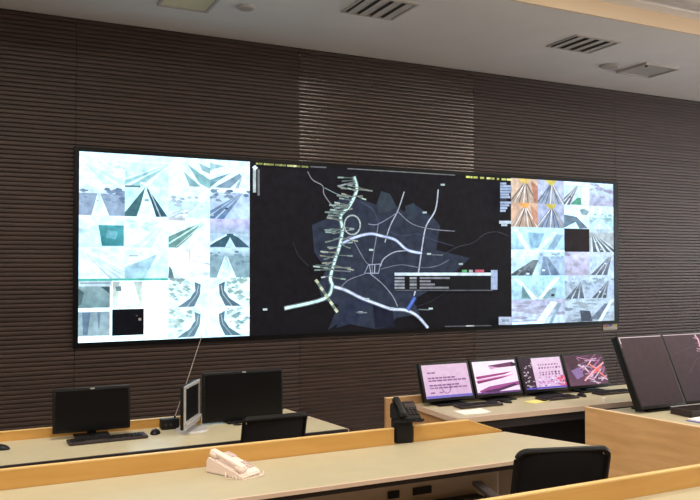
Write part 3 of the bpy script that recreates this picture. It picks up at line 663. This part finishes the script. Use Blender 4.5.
# four lit monitors on row C
PK = (226, 190, 218)
def text_pic():
    g = random.Random(7); P = Pic().rect(0, 0, 1, 1, (232, 200, 224), (220, 184, 218))
    for v, n in ((.22, 2), (.38, 7), (.46, 8), (.60, 7), (.68, 8), (.82, 3)):
        u = .1
        for k in range(n):
            w = g.uniform(.06, .11)
            if not (n < 4 and k == 1 and v > .5): P.rect(u, v, u+w, v+.045, g.choice([(150, 100, 146), (168, 120, 160), (136, 92, 140)]))
            u += w+.015
    for k in range(10):
        a, b2 = math.pi*k/10, math.pi*(k+1)/10; P.line([(.45+.11*math.cos(a), .6+.28*math.sin(a)), (.45+.11*math.cos(b2), .6+.28*math.sin(b2))], .018, (140, 96, 150))
    P.rect(0, .93, 1, 1, (120, 110, 200)); return P
def wedge_pic():
    P = Pic().rect(0, 0, 1, 1, (250, 240, 250), (246, 226, 244))
    P.poly([(.35, .14), (.95, .06), (.98, .2), (.6, .22)], (120, 70, 104)).poly([(.35, .14), (.6, .22), (.4, .26)], (226, 170, 214))
    P.poly([(.02, .46), (.9, .36), (.7, .44), (.05, .54)], (170, 70, 136)).poly([(.02, .6), (.85, .48), (.6, .56), (.05, .68)], (140, 60, 110)).poly([(.05, .9), (.3, .78), (1, .68), (1, .8), (.5, .9), (.1, .98)], (168, 86, 150)).poly([(.1, .92), (.5, .86), (.9, .74), (.95, .8), (.4, .98)], (90, 50, 90))
    P.poly([(.05, .56), (.9, .45), (.9, .47), (.05, .6)], (240, 160, 216)).rect(0, .95, 1, 1, (110, 70, 130)).rect(.9, .1, 1, .2, (60, 40, 60)); return P
def doc_pic():
    g = random.Random(9); P = Pic().rect(0, 0, .27, 1, (66, 48, 60)).rect(.27, 0, 1, 1, (240, 214, 236), (226, 190, 226))
    for _ in range(26): u, v = g.uniform(.02, .24), g.uniform(.1, .95); P.rect(u, v, u+g.uniform(.02, .05), v+.03, g.choice([(230, 214, 226), (170, 150, 166), (206, 190, 200)]))
    for v in (.2, .3, .45, .52):
        u = .4
        while u < .92: w = g.uniform(.03, .08); P.poly([(u, v+.04), (u+w*.6, v), (u+w, v+.02), (u+w*.5, v+.07)], g.choice([(150, 90, 140), (180, 120, 166), (96, 60, 96)])); u += w+.02
    for _ in range(40): u, v = g.uniform(.3, .98), g.uniform(.6, .95); P.rect(u, v, u+g.uniform(.02, .07), v+.04, g.choice([(206, 130, 190), (250, 236, 250), (190, 120, 190), (160, 110, 190)]))
    for _ in range(16): u, v = g.uniform(.78, 1), g.uniform(.62, .95); P.rect(u, v, u+.05, v+.07, g.choice([(230, 90, 110), (236, 120, 150), (210, 80, 120)]))
    P.rect(0, .95, 1, 1, (90, 80, 190)); return P
def map_pic():
    g = random.Random(12); P = Pic().rect(0, 0, 1, 1, (92, 66, 78), (110, 76, 96))
    for _ in range(46):
        u, v = g.uniform(.3, 1), g.uniform(.02, .95); a = g.uniform(-1.2, 1.2); L = g.uniform(.1, .4)
        P.line([(u-L*math.cos(a)/2, v-L*math.sin(a)/2), (u+L*math.cos(a)/2, v+L*math.sin(a)/2)], g.uniform(.015, .04), g.choice([(220, 180, 210), (240, 220, 236), (180, 120, 160), (200, 140, 180), (150, 96, 136)]))
    P.poly([(0, .1), (.3, .0), (.34, .3), (.12, .5)], (84, 60, 70)).poly([(.1, .5), (.34, .4), (.4, .7), (.2, .8)], (150, 120, 170))
    P.line([(.4, .85), (.7, .55), (1, .3)], .045, (255, 190, 200)).line([(.6, .3), (.8, .55), (.95, .8)], .04, (244, 140, 120)).line([(.7, .6), (.9, .42)], .05, (255, 120, 100)); return P
for (x, pic, lb) in ((3.155, text_pic, 'lit tilted monitor showing lavender page of text at the desk end'), (3.600, wedge_pic, 'lit tilted monitor showing white picture with magenta wedges'),
                     (4.050, doc_pic, 'lit tilted monitor with dark side bar and pink document'), (4.490, map_pic, 'lit tilted monitor showing mauve street map with orange crossing')):
    monitor((x, 4.755, DZ), R_(-1), .392, .245, lb, pic(), tilt=R_(20), zb=.032, bez=.018, chin=.022, thick=.045, foot=(.24, .15), group='four lit monitors in a row', feet_y=.03)
# two tall monitors on row D
P1 = Pic().rect(0, 0, 1, 1, (84, 66, 68), (62, 47, 48)).rect(0, 0, 1, .012, (226, 204, 208)).rect(0, 0, .025, .1, (226, 204, 208)).rect(0, .1, .012, .16, (170, 140, 146))
P2 = Pic().rect(0, 0, 1, 1, (88, 70, 74), (64, 50, 52)).rect(0, 0, 1, .012, (220, 198, 204))
g = random.Random(4)
P2.line([(.80, .03), (.84, .1), (.82, .2), (.88, .32), (.86, .45), (.93, .55), (.91, .66), (.97, .78), (.95, .9)], .03, (236, 190, 206), .8)
for _ in range(44):
    v = g.uniform(.03, .9); u = .83+.1*v+g.uniform(-.14, .12); P2.line([(u, v), (u+g.uniform(-.12, .12), v+g.uniform(-.02, .03))], .008, g.choice([(200, 130, 150), (226, 190, 200), (170, 110, 130)]), .8)
P2.line([(.1, .3), (.5, .22), (.8, .18)], .005, (116, 92, 98), .8).line([(.3, .6), (.6, .4), (.85, .34)], .005, (116, 92, 98), .8)
monitor((4.325, 3.870, DZ), R_(-1), .405, .498, 'tall tilted monitor with blank dark brown screen at the beech partition', P1, tilt=R_(25), zb=.030, bez=.012, chin=.020, thick=.06, foot=(.26, .16), feet_y=.10, group='two tall tilted monitors')
monitor((4.763, 3.872, DZ), R_(-1), .405, .498, 'tall tilted monitor whose dark map shows a pale pink road line', P2, tilt=R_(25), zb=.030, bez=.012, chin=.020, thick=.06, foot=(.26, .16), feet_y=.10, group='two tall tilted monitors')

# ------------------------------------------------------------------ keyboards and mice
key_me = None
def keyboard(loc, rz, label, w=.40, d=.13, mat='greykey'):
    global key_me
    e = tag(empty('keyboard', loc, rz), label, 'keyboard')
    b_ = B().box(-w/2, w/2, -d/2, d/2, 0, .016, bev=.004); b_.build('case', mat, e, smooth=True)
    if key_me is None:
        k = B(); k.box(-.009, .009, -.008, .008, 0, .007); bmesh.ops.scale(k.bm, verts=[v for v in k.bm.verts if v.co.z > .005], vec=(.8, .8, 1))
        o = k.build('key', 'black', e); key_me = o.data; o.location = (-w/2+.024, -d/2+.02, .016)
        first = True
    else: first = False
    nx, ny = int((w-.03)/.021), int((d-.02)/.021)
    kb = B()
    for j in range(ny):
        for i in range(nx):
            if j == 0 and 4 <= i <= 8: continue
            x, y = -w/2+.024+i*.021, -d/2+.02+j*.021
            if first and i == 0 and j == 0: continue
            o = link_mesh('key', key_me, None, e, (x, y, .016))
    kb.bm.free()
def mouse(loc, rz, label, s=1.0, mat='black', group=None):
    e = tag(empty('computer_mouse', loc, rz), label, 'mouse', group)
    b_ = B().ball((0, 0, .0), .030*s, .052*s, .026*s, 18)
    bmesh.ops.bisect_plane(b_.bm, geom=b_.bm.verts[:]+b_.bm.edges[:]+b_.bm.faces[:], plane_co=(0, 0, 0), plane_no=(0, 0, 1), clear_inner=True)
    bmesh.ops.holes_fill(b_.bm, edges=[x for x in b_.bm.edges if x.is_boundary])
    b_.build('shell', mat, e, smooth=True)
    B().cyl((0, 0, -.004), .006, .008, mat=Matrix.Translation((0, .026*s, .020*s)) @ Matrix.Rotation(R_(90), 4, 'Y')).build('wheel', 'greykey', e)
keyboard((.735, 4.672, DZ), R_(2), 'long dark keyboard in front of the switched-off monitor', .44, .125)
mouse((1.020, 4.73, DZ), R_(-20), 'black mouse beside the long dark keyboard')
mouse((.165, 4.70, DZ), R_(60), 'black mouse lying alone by the low orange back panel, away from the keyboard', 1.1)
keyboard((3.30, 4.615, DZ), R_(-1), 'dark keyboard in front of the lavender text monitor', .36, .11)
mouse((3.575, 4.655, DZ), R_(20), 'black mouse between lavender text monitor and magenta wedge monitor')
keyboard((4.02, 4.605, DZ), R_(-1), 'dark keyboard before the monitor with pink document', .34, .11)
mouse((4.265, 4.61, DZ), R_(-10), 'black mouse before the mauve street map monitor')
keyboard((4.60, 4.61, DZ), R_(-1), 'dark keyboard before the mauve street map monitor', .36, .11)
# papers
def sheet(name, loc, rz, w, d, mat, label, cat, th=.002):
    b_ = B(); n = 6
    for i in range(n):
        for s in (0,): pass
    b_.box(-w/2, w/2, -d/2, d/2, 0, th)
    bmesh.ops.subdivide_edges(b_.bm, edges=[x for x in b_.bm.edges if abs(x.verts[0].co.x-x.verts[1].co.x) > w*.9], cuts=5)
    for v in b_.bm.verts:
        if v.co.x > w*.3: v.co.z += .006*((v.co.x-w*.3)/(w*.2))**2
    o = b_.build(name, mat, None, loc, (0, 0, rz)); tag(o, label, cat)
sheet('paper_sheet', (3.80, 4.58, DZ), R_(12), .18, .10, 'yellowpaper', 'yellow paper slip between the keyboards of the lit monitors', 'paper')
sheet('paper_sheet', (3.13, 4.45, DZ), R_(-4), .21, .15, 'paper', 'white paper sheet in front of the lavender text monitor', 'paper')

# cup on row D
b_ = B(); b_.cyl((0, 0, 0), .012, .035, .015, seg=20); b_.build('paper_cup', 'paper', None, (4.21, 4.32, DZ), smooth=True)
tag(bpy.data.objects['paper_cup'], 'tiny white paper cup at the front edge of the four monitor desk', 'cup')
# document tray and folder on row D
e = tag(empty('document_tray', (4.56, 3.70, DZ), R_(-2)), 'flat dark document tray in front of the tall monitors', 'tray')
bx('tray_base', 'greykey', e, -.26, .26, -.09, .09, 0, .008)
for a in ((-.26, .26, -.09, -.08), (-.26, .26, .08, .09), (-.26, -.25, -.08, .08), (.25, .26, -.08, .08)): bx('tray_wall', 'greykey', e, *a, .008, .045)
bx('rim', 'silver', e, -.26, .26, .078, .092, .045, .048)
e = tag(empty('folder', (4.36, 3.50, DZ), R_(8)), 'blue folder with white pages lying before the dark document tray', 'folder')
bx('cover', 'bluepaper', e, -.16, .16, -.10, .10, 0, .004); bx('pages', 'paper', e, -.14, .15, -.085, .095, .004, .012)

# ------------------------------------------------------------------ radio with whip antenna beside the silver monitor
e = tag(empty('radio_unit', (1.13, 4.835, DZ)), 'small black radio unit with long thin whip antenna behind silver monitor', 'radio')
B().box(-.055, .055, -.035, .035, 0, .062, bev=.006).build('case', 'black', e, smooth=True)
B().tube([(.03, 0, .058), (.035, 0.0, .075)], .006).build('antenna_socket', 'black', e)
B().tube([(.035, 0, .072), (.1, .02, .24), (.218, .055, .562)], .0028, 6, r_end=.0018).build('antenna', 'label', e, smooth=True)
for k in range(2): B().cyl((0, 0, 0), .008, .008, seg=12, mat=Matrix.Translation((-.03+.03*k, -.035, .03)) @ Matrix.Rotation(R_(90), 4, 'X')).build('knob', 'greykey', e)

# ------------------------------------------------------------------ ivory telephone on row B
def telephone(loc, rz, label, m1, m2, m3, back_h=.078, w=.135, L=.24):
    e = tag(empty('telephone', loc, rz), label, 'telephone')
    prof = [(-L/2, 0), (L/2, 0), (L/2, back_h*.75), (L/2-.02, back_h), (-L/2+.02, .026), (-L/2, .016)]
    b_ = B(); b_.prism(prof, -w/2, w/2, Matrix(((0, 0, 1, 0), (1, 0, 0, 0), (0, 1, 0, 0), (0, 0, 0, 1))))
    bmesh.ops.bevel(b_.bm, geom=b_.bm.edges[:], offset=.005, segments=2, affect='EDGES')
    b_.build('body', m1, e, smooth=True)
    sl = math.atan2(back_h-.026, L-.04)
    Tm = Matrix.Translation((0, -L/2+.02, .026)) @ Matrix.Rotation(sl, 4, 'X'); SL_ = math.hypot(L-.04, back_h-.026)
    # handset on the left: bar with two cups
    b_ = B(); hx = -w/2+.028
    b_.box(hx-.019, hx+.019, -.005, SL_+.010, .016, .034, bev=.008, mat=Tm)
    for y in (.014, SL_-.016): b_.box(hx-.024, hx+.024, y-.024, y+.024, .002, .026, bev=.009, mat=Tm)
    b_.build('handset', m1, e, smooth=True)
    # keypad and display
    for j in range(4):
        for i in range(3):
            B().box(-.007, .007, -.0055, .0055, 0, .005, bev=.0015, mat=Tm @ Matrix.Translation((.012+i*.022, .022+j*.019, .001))).build('key', m2, e)
    B().box(.0, .068, SL_-.060, SL_-.022, 0, .004, mat=Tm).build('display', m3, e)
    B().box(.0, .068, SL_-.012, SL_-.002, 0, .003, mat=Tm).build('name_strip', m2, e)
    # coiled cord
    pts = []; n = 160
    p0, p1, p2 = Vector((hx-.01, -L/2+.0, .015)), Vector((hx-.05, -L/2+.03, .012)), Vector((w*.35, -L/2-.035, .010))
    path = [Vector((-w/2-.002, -.02, .012)), Vector((-w/2-.035, -.055, .010)), Vector((-w/2-.005, -L/2-.02, .010)), Vector((.02, -L/2-.035, .010)), Vector((w/2-.02, -L/2-.032, .010)), Vector((w/2+.006, -L/2-.008, .010))]
    for k in range(n+1):
        t = k/n*(len(path)-1); i = min(int(t), len(path)-2); f = t-i; p = path[i].lerp(path[i+1], f)
        a = k*2*math.pi/6; pts.append(p+Vector((.004*math.cos(a), .004*math.sin(a)*.6, .006*math.sin(a))))
    B().tube(pts, .0018, 5).build('cord', m1, e, smooth=True)
    return e
telephone((1.165, 3.655, DZ), R_(28), 'ivory desk telephone with handset and coiled cord in front of orange divider', 'phone', 'phonegrey', 'phonegrey')
# black intercom telephone on a post in the divider gap
e = telephone((2.262, 3.872, .875), R_(-8), 'black intercom telephone raised on a post in the gap of the orange divider', 'black', 'greykey', 'greykey', back_h=.095, w=.14, L=.15)
B().box(-.075, .025, -.045, .045, -.1245, .002, bev=.005).build('post', 'black', e, smooth=True)

# ------------------------------------------------------------------ chairs
def chair(loc, rz, w, top, label, kind):
    """faces +Y (towards the desk); back stands at y = -0.22"""
    e = tag(empty('office_chair', loc, rz), label, 'chair')
    for k in range(5):
        a = R_(90+72*k); c, s = math.cos(a), math.sin(a)
        lg = B(); lg.tube([(c*.03, s*.03, .115), (c*.16, s*.16, .10), (c*.275, s*.275, .075)], .022, 8, r_end=.014); leg = lg.build('leg', 'black', e, smooth=True)
        B().cyl((0, 0, -.011), .026, .022, seg=16, mat=Matrix.Translation((c*.285, s*.285, .027)) @ Matrix.Rotation(a, 4, 'Z') @ Matrix.Rotation(R_(90), 4, 'X')).build('caster', 'greykey', leg, smooth=True)
    B().cyl((0, 0, .09), .032, .15, .026).build('column', 'chrome', e, smooth=True)
    B().cyl((0, 0, .23), .02, .17).build('piston', 'chrome', e, smooth=True)
    B().box(-.10, .10, -.10, .10, .385, .415, bev=.01).build('mechanism', 'black', e, smooth=True)
    sw = max(w, .42)
    sb = B(); sb.box(-sw/2, sw/2, -.19, .24, .415, .485, bev=.03, seg=3); sb.build('seat', 'blackmatte', e, smooth=True)
    # backrest: rounded outline, gently curved, leaning
    z0 = .53; H = top-z0; n = 9; r = .045 if kind == 'wide' else .02
    def outline(inset):
        pts = []; hw = w/2-inset; lo = z0+inset; hi = top-inset; rr = max(.006, r-inset*.5); tp = .0 if kind == 'wide' else -.012
        for cx, cz_, a0 in ((hw-rr, lo+rr, -90), (hw-rr, hi-rr, 0), (-hw+rr, hi-rr, 90), (-hw+rr, lo+rr, 180)):
            for k in range(6):
                a = R_(a0+k*18); pts.append((cx+rr*math.cos(a), cz_+rr*math.sin(a)))
        return pts
    def bend(x, z): return -.235 - .10*((z-z0)/max(H, .01)) + .16*(x/w)**2*.5
    fr = B(); po = outline(0)
    fr.tube([(x, bend(x, z), z) for x, z in po], .016 if kind == 'wide' else .012, 8, closed=True)
    fr.build('back_frame', 'black', e, smooth=True)
    pad = B(); po = outline(.006)
    cols, rows = 10, 8
    th = .030 if kind == 'wide' else .008
    def half(z):
        xs = []
        m = len(po)
        for i in range(m):
            (xa, za), (xb, zb) = po[i], po[(i+1) % m]
            if (za-z)*(zb-z) <= 0 and abs(za-zb) > 1e-9: xs.append(xa+(xb-xa)*(z-za)/(zb-za))
        return max(xs) if xs else w/2-.02
    zs = [z0+.0061+(H-.0122)*k/rows for k in range(rows+1)]
    grid = {}
    for sgn in (0, 1):
        for j, z in enumerate(zs):
            hw = half(min(max(z, z0+.0065), top-.0065))
            for i in range(cols+1):
                x = -hw+2*hw*i/cols; edge = min(1, min(i, cols-i, j, rows-j)/1.5)
                grid[sgn, i, j] = pad.bm.verts.new((x, bend(x, z)+(th*edge*.5+.002)*(1 if sgn else -1), z))
    for sgn in (0, 1):
        for j in range(rows):
            for i in range(cols): pad.bm.faces.new((grid[sgn, i, j], grid[sgn, i+1, j], grid[sgn, i+1, j+1], grid[sgn, i, j+1]))
    for j in range(rows):
        for i in (0, cols): pad.bm.faces.new((grid[0, i, j], grid[0, i, j+1], grid[1, i, j+1], grid[1, i, j]))
    for i in range(cols):
        for j in (0, rows): pad.bm.faces.new((grid[0, i, j], grid[0, i+1, j], grid[1, i+1, j], grid[1, i, j]))
    pad.build('back_pad' if kind == 'wide' else 'back_mesh', 'blackmatte' if kind == 'wide' else 'mesh', e, smooth=True)
    if kind != 'wide':
        B().box(-w/2-.004, w/2+.004, bend(0, top)-.014, bend(0, top)+.014, top-.016, top+.004, bev=.007).build('head_bar', 'black', e, smooth=True)
    B().tube([(0, -.08, .40), (0, -.24, .42), (0, -.275, .50), (0, bend(0, z0+.1)-.012, z0+.12)], .018, 8).build('back_support', 'black', e, smooth=True)
    if kind == 'wide':
        for s in (-1, 1):
            ar = B(); ar.tube([(s*.20, .0, .43), (s*(sw/2+.035), .0, .45), (s*(sw/2+.045), -.02, .62)], .014, 8); ao = ar.build('armrest', 'black', e, smooth=True)
            B().box(s*(sw/2+.045)-.028, s*(sw/2+.045)+.028, -.14, .13, .62, .645, bev=.01).build('arm_pad', 'greykey', ao, smooth=True)
    return e
chair((1.555, 4.42, 0), R_(0), .365, .915, 'narrow black mesh office chair pushed in under the long cream desk', 'narrow')
chair((2.60, 3.14, 0), R_(-16), .455, .893, 'wide black office chair with armrests beside the beech partition', 'wide')
